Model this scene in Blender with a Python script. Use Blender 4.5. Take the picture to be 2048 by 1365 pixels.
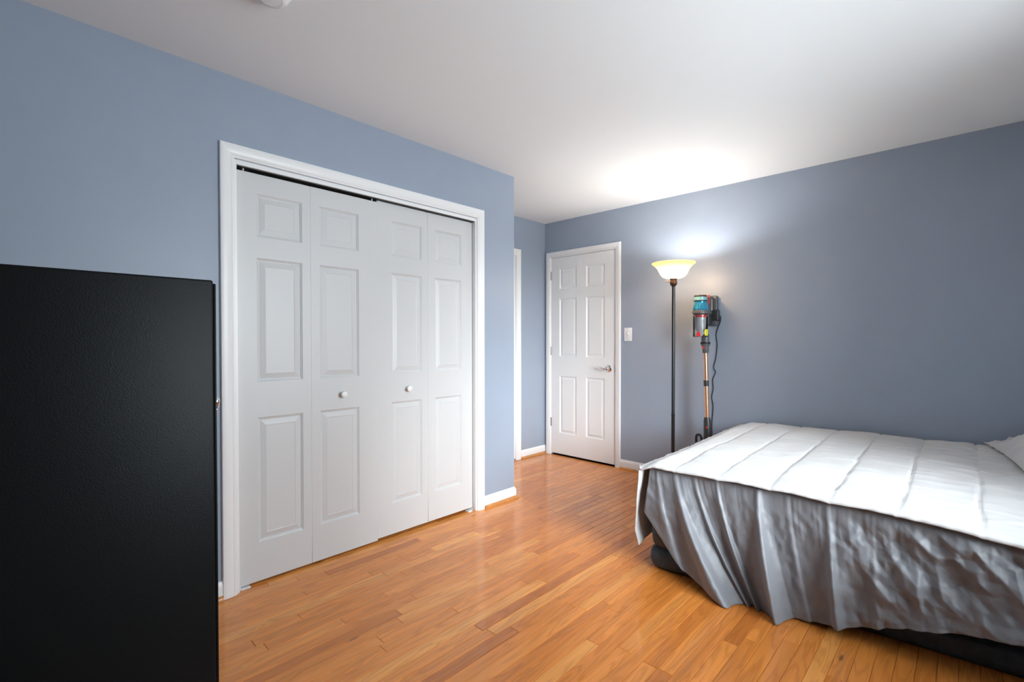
import bpy, bmesh, math, random
from mathutils import Vector, Matrix, noise

random.seed(7)
for o in list(bpy.data.objects):
    bpy.data.objects.remove(o, do_unlink=True)
scene = bpy.context.scene
COL = scene.collection

# ------------------------------------------------------------------ camera
YAW, PITCH, ROLL, CAMZ = 0.7600, -0.0125, -0.0006, 1.2035
fw = Vector((-math.sin(YAW) * math.cos(PITCH), math.cos(YAW) * math.cos(PITCH), math.sin(PITCH)))
rt = Vector((math.cos(YAW), math.sin(YAW), 0.0))
up = rt.cross(fw)
rt2 = rt * math.cos(ROLL) + up * math.sin(ROLL)
up2 = up * math.cos(ROLL) - rt * math.sin(ROLL)
cam_data = bpy.data.cameras.new('camera')
cam_data.sensor_width = 36.0
cam_data.lens = 959.7 / 2048 * 36.0
cam_data.shift_y = 10.2 / 2048
cam_data.clip_start = 0.02
cam = bpy.data.objects.new('camera', cam_data)
COL.objects.link(cam)
m = Matrix((rt2, up2, -fw)).transposed().to_4x4()
m.translation = Vector((0, 0, CAMZ))
cam.matrix_world = m
scene.camera = cam

# ------------------------------------------------------------------ world, exposure
SKY, GROUND = 13.5, 12.5
LAMP = 500.0
SUN = 8.5
world = bpy.data.worlds.new('overcast_sky')
scene.world = world
world.use_nodes = True
wn = world.node_tree.nodes
wl = world.node_tree.links
wn.clear()
w_out = wn.new('ShaderNodeOutputWorld')
w_bg = wn.new('ShaderNodeBackground')
w_geo = wn.new('ShaderNodeTexCoord')
w_sep = wn.new('ShaderNodeSeparateXYZ')
w_map = wn.new('ShaderNodeMapRange')
w_map.inputs['From Min'].default_value = -0.04
w_map.inputs['From Max'].default_value = 0.10
w_map.inputs['To Min'].default_value = GROUND
w_map.inputs['To Max'].default_value = SKY
wl.new(w_geo.outputs['Generated'], w_sep.inputs[0])
wl.new(w_sep.outputs['Z'], w_map.inputs['Value'])
wl.new(w_map.outputs[0], w_bg.inputs['Strength'])
w_bg.inputs['Color'].default_value = (0.85, 0.94, 1.0, 1)
wl.new(w_bg.outputs[0], w_out.inputs[0])

scene.view_settings.view_transform = 'Standard'
scene.view_settings.look = 'None'
scene.view_settings.exposure = 0.26
scene.view_settings.gamma = 1.0
scene.view_settings.use_curve_mapping = False

# hazy low sun through the window, towards the far wall corner
sun_data = bpy.data.lights.new('hazy_sun', 'SUN')
sun_data.energy = SUN
sun_data.angle = math.radians(32)
sun_data.color = (0.93, 0.97, 1.0)
sun = bpy.data.objects.new('hazy_sun', sun_data)
COL.objects.link(sun)
sun.location = (6, 0.5, 3.5)
sun.rotation_euler = Vector((-3.2, 1.25, -1.0)).to_track_quat('-Z', 'Y').to_euler()

# window openings (right wall: y0,y1,z0,z1)
WIN_R = (0.90, 2.60, 0.80, 2.10)

def portal(name, loc, rot, sx, sy):
    l = bpy.data.lights.new(name, 'AREA')
    l.shape = 'RECTANGLE'
    l.size, l.size_y = sx, sy
    l.cycles.is_portal = True
    o = bpy.data.objects.new(name, l)
    COL.objects.link(o)
    o.location = loc
    o.rotation_euler = rot
    return o

XR, YB = 0.90, -0.80        # right wall face, back wall face
portal('window_portal', (XR + 0.10, (WIN_R[0] + WIN_R[1]) / 2, (WIN_R[2] + WIN_R[3]) / 2),
       (math.radians(90), 0, math.radians(90)), WIN_R[1] - WIN_R[0], WIN_R[3] - WIN_R[2])

# ------------------------------------------------------------------ helpers
ORG = {}

def make(name, bm, mat, parent=None, origin=None, smooth=False, kind=None, label=None, cat=None, group=None):
    """world-space bmesh -> one linked mesh object"""
    porg = ORG.get(parent.name, Vector()) if parent else Vector()
    org = Vector(origin) if origin is not None else porg
    for v in bm.verts:
        v.co -= org
    bmesh.ops.recalc_face_normals(bm, faces=bm.faces)
    me = bpy.data.meshes.new(name)
    bm.to_mesh(me)
    bm.free()
    if smooth is True:
        for p in me.polygons:
            p.use_smooth = True
    elif smooth:
        for p in me.polygons:
            p.use_smooth = True
        me.set_sharp_from_angle(angle=math.radians(smooth))
    if mat:
        for mm in (mat if isinstance(mat, (list, tuple)) else [mat]):
            me.materials.append(mm)
    o = bpy.data.objects.new(name, me)
    COL.objects.link(o)
    o.location = org - porg
    if parent:
        o.parent = parent
    ORG[o.name] = org
    tag(o, label, cat, group, kind)
    return o

def tag(o, label=None, cat=None, group=None, kind=None):
    if label: o['label'] = label
    if cat: o['category'] = cat
    if group: o['group'] = group
    if kind: o['kind'] = kind
    return o

def empty(name, loc, label, cat, kind=None, group=None):
    o = bpy.data.objects.new(name, None)
    COL.objects.link(o)
    o.empty_display_size = 0.1
    o.location = loc
    ORG[o.name] = Vector(loc)
    return tag(o, label, cat, group, kind)

def NB():
    return bmesh.new()

def box(bm, x0, x1, y0, y1, z0, z1, bevel=0.0, seg=2):
    vs = [bm.verts.new(p) for p in ((x0, y0, z0), (x1, y0, z0), (x1, y1, z0), (x0, y1, z0),
                                    (x0, y0, z1), (x1, y0, z1), (x1, y1, z1), (x0, y1, z1))]
    fs = [bm.faces.new([vs[i] for i in q]) for q in
          ((3, 2, 1, 0), (4, 5, 6, 7), (0, 1, 5, 4), (1, 2, 6, 5), (2, 3, 7, 6), (3, 0, 4, 7))]
    if bevel:
        es = list({e for f in fs for e in f.edges})
        bmesh.ops.bevel(bm, geom=es, offset=bevel, segments=seg, affect='EDGES', profile=0.5)
    return bm

def lathe(bm, prof, center, axis='Z', seg=32, cap=True):
    """prof: list of (r, h)"""
    c = Vector(center)
    rings = []
    for r, h in prof:
        ring = []
        for k in range(seg):
            a = 2 * math.pi * k / seg
            u, v = r * math.cos(a), r * math.sin(a)
            p = {'Z': (u, v, h), 'Y': (u, h, v), 'X': (h, u, v)}[axis]
            ring.append(bm.verts.new(c + Vector(p)))
        rings.append(ring)
    for a, b in zip(rings, rings[1:]):
        for k in range(seg):
            bm.faces.new((a[k], a[(k + 1) % seg], b[(k + 1) % seg], b[k]))
    if cap:
        if prof[0][0] > 1e-6: bm.faces.new(rings[0][::-1])
        if prof[-1][0] > 1e-6: bm.faces.new(rings[-1])
    bmesh.ops.remove_doubles(bm, verts=bm.verts, dist=1e-7)
    return bm

def tube(bm, pts, rad, seg=10):
    pts = [Vector(p) for p in pts]
    rads = rad if isinstance(rad, (list, tuple)) else [rad] * len(pts)
    t0 = (pts[1] - pts[0]).normalized()
    n = t0.orthogonal().normalized()
    rings = []
    for i, p in enumerate(pts):
        t = (pts[min(i + 1, len(pts) - 1)] - pts[max(i - 1, 0)]).normalized()
        n = (n - t * n.dot(t)).normalized()
        b = t.cross(n)
        rings.append([bm.verts.new(p + (n * math.cos(2 * math.pi * k / seg) + b * math.sin(2 * math.pi * k / seg)) * rads[i])
                      for k in range(seg)])
    for a, b in zip(rings, rings[1:]):
        for k in range(seg):
            bm.faces.new((a[k], a[(k + 1) % seg], b[(k + 1) % seg], b[k]))
    bm.faces.new(rings[0][::-1])
    bm.faces.new(rings[-1])
    return bm

def smooth_path(pts, n=6):
    pts = [Vector(p) for p in pts]
    out = []
    for i in range(len(pts) - 1):
        p0, p1, p2, p3 = pts[max(i - 1, 0)], pts[i], pts[i + 1], pts[min(i + 2, len(pts) - 1)]
        for k in range(n):
            t = k / n
            out.append(0.5 * ((2 * p1) + (p2 - p0) * t + (2 * p0 - 5 * p1 + 4 * p2 - p3) * t * t
                              + (3 * p1 - p0 - 3 * p2 + p3) * t ** 3))
    out.append(pts[-1])
    return out

def loft(bm, sections, close_ends=True, cyclic=True):
    rings = [[bm.verts.new(p) for p in s] for s in sections]
    n = len(rings[0])
    for a, b in zip(rings, rings[1:]):
        for k in range(n if cyclic else n - 1):
            bm.faces.new((a[k], a[(k + 1) % n], b[(k + 1) % n], b[k]))
    if close_ends:
        bm.faces.new(rings[0][::-1])
        bm.faces.new(rings[-1])
    return bm

def lerp(a, b, t):
    return a + (b - a) * t

def sstep(a, b, x):
    t = min(1.0, max(0.0, (x - a) / (b - a)))
    return t * t * (3 - 2 * t)

def interp(tab, x):
    if x <= tab[0][0]: return tab[0][1:]
    for a, b in zip(tab, tab[1:]):
        if x <= b[0]:
            t = (x - a[0]) / (b[0] - a[0])
            return tuple(lerp(p, q, t) for p, q in zip(a[1:], b[1:]))
    return tab[-1][1:]

# ------------------------------------------------------------------ materials
def material(name, color, rough=0.5, metal=0.0, spec=0.5, coat=0.0, coat_rough=0.1, bump=None, var=None, **kw):
    """bump=(scale, strength, distance); var=(scale, amount) mottles the colour"""
    mt = bpy.data.materials.new(name)
    mt.use_nodes = True
    nt = mt.node_tree
    b = nt.nodes['Principled BSDF']
    b.inputs['Base Color'].default_value = (*color, 1)
    b.inputs['Roughness'].default_value = rough
    b.inputs['Metallic'].default_value = metal
    b.inputs['Specular IOR Level'].default_value = spec
    b.inputs['Coat Weight'].default_value = coat
    b.inputs['Coat Roughness'].default_value = coat_rough
    for k, v in kw.items():
        b.inputs[k.replace('_', ' ')].default_value = v
    tc = nt.nodes.new('ShaderNodeTexCoord')
    if var:
        n = nt.nodes.new('ShaderNodeTexNoise')
        n.inputs['Scale'].default_value = var[0]
        n.inputs['Detail'].default_value = 4
        nt.links.new(tc.outputs['Object'], n.inputs['Vector'])
        mr = nt.nodes.new('ShaderNodeMapRange')
        mr.inputs['From Min'].default_value = 0.3
        mr.inputs['From Max'].default_value = 0.7
        mr.inputs['To Min'].default_value = 1 - var[1]
        mr.inputs['To Max'].default_value = 1 + var[1]
        nt.links.new(n.outputs['Fac'], mr.inputs['Value'])
        mx = nt.nodes.new('ShaderNodeVectorMath')
        mx.operation = 'SCALE'
        mx.inputs[0].default_value = color
        nt.links.new(mr.outputs[0], mx.inputs['Scale'])
        nt.links.new(mx.outputs[0], b.inputs['Base Color'])
    if bump:
        n = nt.nodes.new('ShaderNodeTexNoise')
        n.inputs['Scale'].default_value = bump[0]
        n.inputs['Detail'].default_value = 3
        nt.links.new(tc.outputs['Object'], n.inputs['Vector'])
        bp = nt.nodes.new('ShaderNodeBump')
        bp.inputs['Strength'].default_value = bump[1]
        bp.inputs['Distance'].default_value = bump[2]
        nt.links.new(n.outputs['Fac'], bp.inputs['Height'])
        nt.links.new(bp.outputs[0], b.inputs['Normal'])
    return mt

M = {}
M['wall'] = material('blue_grey_paint', (0.315, 0.368, 0.455), rough=0.42, spec=0.45, bump=(220, 0.25, 0.0006), var=(6, 0.015))
M['ceiling'] = material('ceiling_paint', (0.84, 0.87, 0.885), rough=0.9, spec=0.2, bump=(160, 0.2, 0.0005))
M['trim'] = material('white_trim_paint', (0.85, 0.85, 0.85), rough=0.35, spec=0.5, bump=(60, 0.08, 0.0008))
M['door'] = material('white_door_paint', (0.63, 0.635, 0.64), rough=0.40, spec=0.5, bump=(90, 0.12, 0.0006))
M['plate'] = material('white_plastic', (0.82, 0.83, 0.85), rough=0.3)
M['dark'] = material('unlit_closet_paint', (0.30, 0.30, 0.30), rough=0.9)
M['track'] = material('dark_track_metal', (0.05, 0.05, 0.05), rough=0.5, metal=0.6)
M['chrome'] = material('polished_chrome', (0.75, 0.75, 0.76), rough=0.12, metal=1.0)
M['nickel'] = material('hinge_metal', (0.42, 0.41, 0.40), rough=0.35, metal=1.0)
M['cabinet'] = material('black_textured_steel', (0.006, 0.007, 0.0075), rough=0.40, spec=0.14, bump=(420, 0.5, 0.0006))
M['comforter'] = material('pale_grey_cotton', (0.62, 0.62, 0.63), rough=0.85, spec=0.2, bump=(900, 0.15, 0.0004), Sheen_Weight=0.15)
M['pillow'] = material('grey_pillow_cotton', (0.55, 0.55, 0.57), rough=0.85, spec=0.2, bump=(900, 0.15, 0.0004))
M['skirt'] = material('charcoal_grey_satin_cotton', (0.195, 0.203, 0.225), rough=0.50, spec=0.5, bump=(1200, 0.1, 0.0003), Sheen_Weight=0.25)
M['mattress'] = material('navy_flocked_vinyl', (0.032, 0.050, 0.068), rough=0.62, spec=0.5, bump=(500, 0.3, 0.0006), var=(30, 0.35))
M['pole'] = material('black_enamel', (0.012, 0.012, 0.013), rough=0.28, spec=0.5)
M['bronze'] = material('dark_bronze', (0.045, 0.022, 0.016), rough=0.35, metal=0.4)
M['teal'] = material('teal_blue_plastic', (0.03, 0.26, 0.42), rough=0.25, spec=0.6, metal=0.25)
M['teal_light'] = material('pale_teal_plastic', (0.20, 0.44, 0.47), rough=0.3)
M['vac_grey'] = material('iron_grey_plastic', (0.10, 0.10, 0.105), rough=0.4)
M['vac_dark'] = material('dark_grey_plastic', (0.03, 0.03, 0.032), rough=0.4)
M['vac_red'] = material('red_plastic', (0.62, 0.03, 0.03), rough=0.35)
M['vac_coral'] = material('coral_plastic', (0.85, 0.16, 0.10), rough=0.35)
M['label_yellow'] = material('yellow_sticker', (0.85, 0.78, 0.02), rough=0.45)
M['label_ink'] = material('black_ink', (0.02, 0.02, 0.02), rough=0.6)
M['wand'] = material('rose_gold_anodised', (0.72, 0.42, 0.27), rough=0.28, metal=0.9)
M['shroud'] = material('silver_mesh', (0.42, 0.42, 0.42), rough=0.5, metal=0.2)
M['rubber'] = material('black_rubber', (0.012, 0.012, 0.012), rough=0.6)

def shoe_wood():
    return material('oak_shoe_moulding', (0.56, 0.245, 0.075), rough=0.3, coat=0.3, var=(25, 0.2))
M['shoe'] = shoe_wood()

def clear_material(name, tint, gloss=0.10):
    mt = bpy.data.materials.new(name)
    mt.use_nodes = True
    nt = mt.node_tree
    nt.nodes.remove(nt.nodes['Principled BSDF'])
    out = nt.nodes['Material Output']
    tr = nt.nodes.new('ShaderNodeBsdfTransparent')
    tr.inputs[0].default_value = (*tint, 1)
    gl = nt.nodes.new('ShaderNodeBsdfGlossy')
    gl.inputs['Roughness'].default_value = 0.05
    lw = nt.nodes.new('ShaderNodeFresnel')
    lw.inputs[0].default_value = 1.4
    mx = nt.nodes.new('ShaderNodeMixShader')
    nt.links.new(lw.outputs[0], mx.inputs[0])
    nt.links.new(tr.outputs[0], mx.inputs[1])
    nt.links.new(gl.outputs[0], mx.inputs[2])
    nt.links.new(mx.outputs[0], out.inputs[0])
    return mt
M['glass'] = clear_material('window_glass', (0.97, 0.98, 0.98))
M['bin'] = clear_material('clear_polycarbonate', (0.93, 0.94, 0.95))

def shade_material():
    mt = bpy.data.materials.new('amber_frosted_glass')
    mt.use_nodes = True
    nt = mt.node_tree
    nt.nodes.remove(nt.nodes['Principled BSDF'])
    out = nt.nodes['Material Output']
    d = nt.nodes.new('ShaderNodeBsdfDiffuse')
    t = nt.nodes.new('ShaderNodeBsdfTranslucent')
    g = nt.nodes.new('ShaderNodeBsdfGlossy')
    d.inputs[0].default_value = (0.88, 0.76, 0.50, 1)
    t.inputs[0].default_value = (0.72, 0.42, 0.12, 1)
    g.inputs['Roughness'].default_value = 0.2
    tr = nt.nodes.new('ShaderNodeBsdfTransparent')
    tr.inputs[0].default_value = (1.0, 0.94, 0.84, 1)
    def mix(f, a, b_):
        mm = nt.nodes.new('ShaderNodeMixShader')
        mm.inputs[0].default_value = f
        nt.links.new(a.outputs[0], mm.inputs[1])
        nt.links.new(b_.outputs[0], mm.inputs[2])
        return mm
    m1 = mix(0.60, d, t)
    m2 = mix(0.06, m1, g)
    m3 = mix(0.42, m2, tr)
    nt.links.new(m3.outputs[0], out.inputs[0])
    return mt
M['shade'] = shade_material()

def bulb_material():
    mt = bpy.data.materials.new('lit_bulb')
    mt.use_nodes = True
    nt = mt.node_tree
    nt.nodes.remove(nt.nodes['Principled BSDF'])
    e = nt.nodes.new('ShaderNodeEmission')
    e.inputs[0].default_value = (1.0, 0.98, 0.955, 1)
    e.inputs[1].default_value = LAMP
    nt.links.new(e.outputs[0], nt.nodes['Material Output'].inputs[0])
    return mt
M['bulb'] = bulb_material()

def oak_material():
    mt = bpy.data.materials.new('oak_strip_flooring')
    mt.use_nodes = True
    nt = mt.node_tree
    N, L = nt.nodes.new, nt.links.new
    b = nt.nodes['Principled BSDF']
    geo = N('ShaderNodeNewGeometry')
    att = N('ShaderNodeAttribute')
    att.attribute_name = 'tone'
    sep = N('ShaderNodeSeparateColor')
    L(att.outputs['Color'], sep.inputs[0])
    off = N('ShaderNodeVectorMath')
    off.operation = 'SCALE'
    off.inputs['Scale'].default_value = 37.0
    L(att.outputs['Color'], off.inputs[0])
    add = N('ShaderNodeVectorMath')
    L(geo.outputs['Position'], add.inputs[0])
    L(off.outputs[0], add.inputs[1])
    # fine pores
    mp = N('ShaderNodeMapping')
    mp.inputs['Scale'].default_value = (260, 14, 260)
    L(add.outputs[0], mp.inputs[0])
    n1 = N('ShaderNodeTexNoise')
    n1.inputs['Scale'].default_value = 1
    n1.inputs['Detail'].default_value = 5
    n1.inputs['Roughness'].default_value = 0.65
    L(mp.outputs[0], n1.inputs['Vector'])
    # cathedral grain: bands of a stretched noise field
    mp2 = N('ShaderNodeMapping')
    mp2.inputs['Scale'].default_value = (17, 1.8, 17)
    L(add.outputs[0], mp2.inputs[0])
    n2 = N('ShaderNodeTexNoise')
    n2.inputs['Scale'].default_value = 1
    n2.inputs['Detail'].default_value = 2
    n2.inputs['Distortion'].default_value = 0.4
    L(mp2.outputs[0], n2.inputs['Vector'])
    mul = N('ShaderNodeMath')
    mul.operation = 'MULTIPLY'
    mul.inputs[1].default_value = 46
    L(n2.outputs['Fac'], mul.inputs[0])
    sn = N('ShaderNodeMath')
    sn.operation = 'SINE'
    L(mul.outputs[0], sn.inputs[0])
    mr = N('ShaderNodeMapRange')
    mr.inputs['From Min'].default_value = -0.2
    mr.inputs['From Max'].default_value = 1.0
    L(sn.outputs[0], mr.inputs['Value'])
    pw = N('ShaderNodeMath')
    pw.operation = 'MULTIPLY'
    L(mr.outputs[0], pw.inputs[0])
    L(n1.outputs['Fac'], pw.inputs[1])
    # plank tone
    ramp = N('ShaderNodeValToRGB')
    r = ramp.color_ramp
    r.elements[0].position = 0.0
    r.elements[0].color = (0.44, 0.125, 0.024, 1)
    r.elements[1].position = 1.0
    r.elements[1].color = (0.84, 0.36, 0.090, 1)
    for p, c in ((0.3, (0.66, 0.215, 0.038, 1)), (0.7, (0.77, 0.272, 0.054, 1))):
        e = r.elements.new(p)
        e.color = c
    L(sep.outputs[0], ramp.inputs[0])
    mx = N('ShaderNodeMix')
    mx.data_type = 'RGBA'
    mx.blend_type = 'MULTIPLY'
    mx.inputs[7].default_value = (0.52, 0.38, 0.28, 1)
    gr = N('ShaderNodeMath')
    gr.operation = 'MULTIPLY'
    gr.inputs[1].default_value = 0.62
    L(pw.outputs[0], gr.inputs[0])
    L(gr.outputs[0], mx.inputs[0])
    L(ramp.outputs[0], mx.inputs[6])
    # broad lightness drift along a plank
    mp3 = N('ShaderNodeMapping')
    mp3.inputs['Scale'].default_value = (25, 2.0, 25)
    L(add.outputs[0], mp3.inputs[0])
    n3 = N('ShaderNodeTexNoise')
    n3.inputs['Scale'].default_value = 1
    L(mp3.outputs[0], n3.inputs['Vector'])
    m3 = N('ShaderNodeMapRange')
    m3.inputs['From Min'].default_value = 0.25
    m3.inputs['From Max'].default_value = 0.75
    m3.inputs['To Min'].default_value = 0.86
    m3.inputs['To Max'].default_value = 1.14
    L(n3.outputs['Fac'], m3.inputs['Value'])
    sc = N('ShaderNodeVectorMath')
    sc.operation = 'SCALE'
    L(mx.outputs[2], sc.inputs[0])
    L(m3.outputs[0], sc.inputs['Scale'])
    # knots
    vo = N('ShaderNodeTexVoronoi')
    vo.inputs['Scale'].default_value = 1
    mp4 = N('ShaderNodeMapping')
    mp4.inputs['Scale'].default_value = (6.0, 1.7, 6.0)
    L(add.outputs[0], mp4.inputs[0])
    L(mp4.outputs[0], vo.inputs['Vector'])
    kn = N('ShaderNodeMapRange')
    kn.inputs['From Min'].default_value = 0.02
    kn.inputs['From Max'].default_value = 0.06
    kn.inputs['To Min'].default_value = 0.35
    kn.inputs['To Max'].default_value = 1.0
    L(vo.outputs['Distance'], kn.inputs['Value'])
    sc2 = N('ShaderNodeVectorMath')
    sc2.operation = 'SCALE'
    L(sc.outputs[0], sc2.inputs[0])
    L(kn.outputs[0], sc2.inputs['Scale'])
    L(sc2.outputs[0], b.inputs['Base Color'])
    b.inputs['Roughness'].default_value = 0.34
    b.inputs['Specular IOR Level'].default_value = 0.25
    b.inputs['Coat Weight'].default_value = 0.50
    b.inputs['Coat Roughness'].default_value = 0.055
    bp = N('ShaderNodeBump')
    bp.inputs['Strength'].default_value = 0.15
    bp.inputs['Distance'].default_value = 0.0006
    L(n1.outputs['Fac'], bp.inputs['Height'])
    L(bp.outputs[0], b.inputs['Normal'])
    return mt
M['oak'] = oak_material()

# ------------------------------------------------------------------ room shell
XL, YC, XA, YE, HC = -2.504, 2.656, -3.278, 3.960, 2.440
TH = 0.11

def wall_cells(bm, a0, a1, z0, z1, holes, place):
    """rectangle with rectangular holes split into boxes; place(a0,a1,z0,z1) adds one"""
    xs = sorted({a0, a1} | {h[0] for h in holes} | {h[1] for h in holes})
    zs = sorted({z0, z1} | {h[2] for h in holes} | {h[3] for h in holes})
    for p, q in zip(xs, xs[1:]):
        for r, s in zip(zs, zs[1:]):
            cx, cz = (p + q) / 2, (r + s) / 2
            if any(h[0] < cx < h[1] and h[2] < cz < h[3] for h in holes):
                continue
            place(p, q, r, s)

def wall_x(name, x0, x1, y0, y1, holes, label, mat='wall'):
    bm = NB()
    wall_cells(bm, y0, y1, 0, HC, holes, lambda p, q, r, s: box(bm, x0, x1, p, q, r, s))
    bmesh.ops.remove_doubles(bm, verts=bm.verts, dist=1e-6)
    return make(name, bm, M[mat], kind='structure', label=label, cat='wall')

def wall_y(name, y0, y1, x0, x1, holes, label, mat='wall'):
    bm = NB()
    wall_cells(bm, x0, x1, 0, HC, holes, lambda p, q, r, s: box(bm, p, q, y0, y1, r, s))
    bmesh.ops.remove_doubles(bm, verts=bm.verts, dist=1e-6)
    return make(name, bm, M[mat], kind='structure', label=label, cat='wall')

# rough openings
CL0, CL1, CLZ = 0.735, 2.279, 2.056         # closet (jamb fills to 0.752..2.262, 2.034)
D30, D31, D3Z = -3.202, -2.412, 2.072       # entry door
D40, D41, D4Z = 2.745, 3.512, 2.056         # alcove doorway

wall_x('wall_left', XL - TH, XL, YB - TH, YC, [(CL0, CL1, 0, CLZ)], 'blue-grey painted wall holding the bifold closet doors')
wall_y('wall_return', YC - TH, YC, XA - TH, XL - TH, [], 'blue-grey return wall turning into the door alcove')
wall_x('wall_alcove', XA - TH, XA, YC, YE + TH, [(D40, D41, 0, D4Z)], 'narrow blue-grey alcove wall left of the entry door')
wall_y('wall_end', YE, YE + TH, XA, XR + TH, [(D30, D31, 0, D3Z)], 'blue-grey painted wall behind the bed, lamp and entry door')
wall_x('wall_right', XR, XR + TH, YB - TH, YE, [WIN_R], 'blue-grey wall with the window at the head of the bed')
wall_y('wall_back', YB - TH, YB, XL, XR, [], 'blue-grey wall facing the entry door wall')

# closet interior shell
bm = NB()
box(bm, -3.16, -3.12, 0.45, YC - TH, 0, HC)
box(bm, -3.12, XL - TH, 0.41, 0.45, 0, HC)
make('wall_closet', bm, M['dark'], kind='structure', label='plain interior wall inside the closet behind the bifold doors', cat='wall')

bm = NB()  # unseen slabs added behind the doors to stop sky light leaking in
box(bm, D30 - 0.3, D31 + 0.3, YE + TH, YE + TH + 0.03, -0.016, HC)
box(bm, XA - TH - 0.03, XA - TH, D40 - 0.3, D41 + 0.3, -0.016, HC)
make('wall_light_block', bm, M['dark'], kind='structure', label='plain slabs added behind the two alcove doors to block outside light', cat='wall')

bm = NB()
box(bm, XA - TH, XR + TH, YB - TH, YE + TH, HC, HC + 0.12)
make('ceiling', bm, M['ceiling'], kind='structure', label='smooth white painted ceiling', cat='ceiling')

bm = NB()
box(bm, XA - TH, XR + TH, YB - TH, YE + TH, -0.12, -0.016)
floor = make('floor', bm, M['track'], kind='structure', label='glossy honey oak strip floor running along the closet wall', cat='floor')

# oak planks
def cam_px(p):
    d = Vector(p) - Vector((0, 0, CAMZ))
    z = d.dot(fw)
    if z < 0.05: return None
    return (1024 + 959.7 * d.dot(rt2) / z, 692.7 - 959.7 * d.dot(up2) / z, z)

def plank_bm(bm, x0, x1, y0, y1):
    c, g = 0.0017, 0.00042
    x0 += g; x1 -= g; y0 += g; y1 -= g
    z0, z1, z2 = -0.016, -0.0013, 0.0
    lo = [bm.verts.new(p) for p in ((x0, y0, z0), (x1, y0, z0), (x1, y1, z0), (x0, y1, z0))]
    md = [bm.verts.new(p) for p in ((x0, y0, z1), (x1, y0, z1), (x1, y1, z1), (x0, y1, z1))]
    hi = [bm.verts.new(p) for p in ((x0 + c, y0 + c, z2), (x1 - c, y0 + c, z2), (x1 - c, y1 - c, z2), (x0 + c, y1 - c, z2))]
    fs = [bm.faces.new(hi), bm.faces.new(lo[::-1])]
    for a, b in ((lo, md), (md, hi)):
        for k in range(4):
            fs.append(bm.faces.new((a[k], a[(k + 1) % 4], b[(k + 1) % 4], b[k])))
    return fs

PW = 0.0572
planks = []
x = XR
while x > XA - 0.03:
    x0, x1 = x - PW, x
    xm = (x0 + x1) / 2
    ya = YB if xm > XL - 0.10 else (0.47 if xm > -3.1 else YC)
    if XL - 0.10 >= xm > -3.1: pass
    y = ya - random.uniform(0, 0.5)
    while y < YE:
        ln = random.choice((random.uniform(0.28, 0.6), random.uniform(0.5, 1.0), random.uniform(0.7, 1.35)))
        y1 = y + ln
        if YE - y1 < 0.2: y1 = YE
        a, b = max(y, ya), min(y1, YE)
        if b - a > 0.03:
            planks.append((x0, x1, a, b))
        y = y1
    x -= PW

def plank_score(p):
    x0, x1, a, b = p
    tot = 0
    n = 8
    for i in range(n):
        yy = a + (b - a) * (i + .5) / n
        xx = (x0 + x1) / 2
        q = cam_px((xx, yy, 0))
        if not q or not (-20 < q[0] < 2068 and q[1] < 1385): continue
        if xx < XL and yy < YC: continue
        if xx < XL and YC <= yy and q[0] < 1030: continue
        if xx > -1.2 and yy > 2.4: continue
        if q[0] < 440: continue
        tot += (b - a) / n * PW / q[2] ** 3
    return tot

planks.sort(key=plank_score, reverse=True)
rest = NB()
tone_layer = rest.verts.layers.float_color.new('tone')
def rtone():
    t = random.betavariate(5.0, 4.2)
    if random.random() < 0.07: t = random.uniform(0.75, 0.95)
    if random.random() < 0.06: t = random.uniform(0.12, 0.28)
    return (t, random.random(), random.random(), 1)
for i, p in enumerate(planks):
    c = rtone()
    if i < 300 and plank_score(p) > 0:
        bm = NB()
        lay = bm.verts.layers.float_color.new('tone')
        plank_bm(bm, *p)
        for v in bm.verts: v[lay] = c
        make('plank', bm, M['oak'], parent=floor, origin=((p[0] + p[1]) / 2, (p[2] + p[3]) / 2, 0))
    else:
        n0 = len(rest.verts)
        plank_bm(rest, *p)
        rest.verts.ensure_lookup_table()
        for k in range(n0, len(rest.verts)): rest.verts[k][tone_layer] = c
make('plank_field', rest, M['oak'], parent=floor, kind='stuff')

# ------------------------------------------------------------------ casings, jambs, baseboards
CASE = [(0.0, 0.0), (0.0, 0.008), (0.002, 0.0105), (0.008, 0.0105), (0.011, 0.0135), (0.017, 0.0125), (0.020, 0.0145),
        (0.034, 0.0170), (0.044, 0.0180), (0.056, 0.0180), (0.0605, 0.0165), (0.062, 0.0130), (0.062, 0.0)]

def casing(name, to3d, a0, a1, ztop, width, label, order=('L', 'T', 'R')):
    """a0,a1,ztop: OUTER outline. to3d(a,z,d) -> world point"""
    root = empty(name, to3d((a0 + a1) / 2, 0, 0), label, 'door trim', 'structure')
    k = width / 0.062
    pr = [(w * k, d) for w, d in CASE]
    i0, i1, zi = a0 + width, a1 - width, ztop - width
    for side in order:
        bm = NB()
        if side == 'L':
            s = [[to3d(i0 - w, 0, d) for w, d in pr], [to3d(i0 - w, zi + w, d) for w, d in pr]]
        elif side == 'R':
            s = [[to3d(i1 + w, 0, d) for w, d in pr], [to3d(i1 + w, zi + w, d) for w, d in pr]]
        else:
            s = [[to3d(i0 - w, zi + w, d) for w, d in pr], [to3d(i1 + w, zi + w, d) for w, d in pr]]
        loft(bm, s)
        make('casing_board', bm, M['trim'], parent=root, smooth=25)
    return root

wl3 = lambda a, z, d: Vector((XL + d, a, z))
we3 = lambda a, z, d: Vector((a, YE - d, z))
wa3 = lambda a, z, d: Vector((XA + d, a, z))

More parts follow.
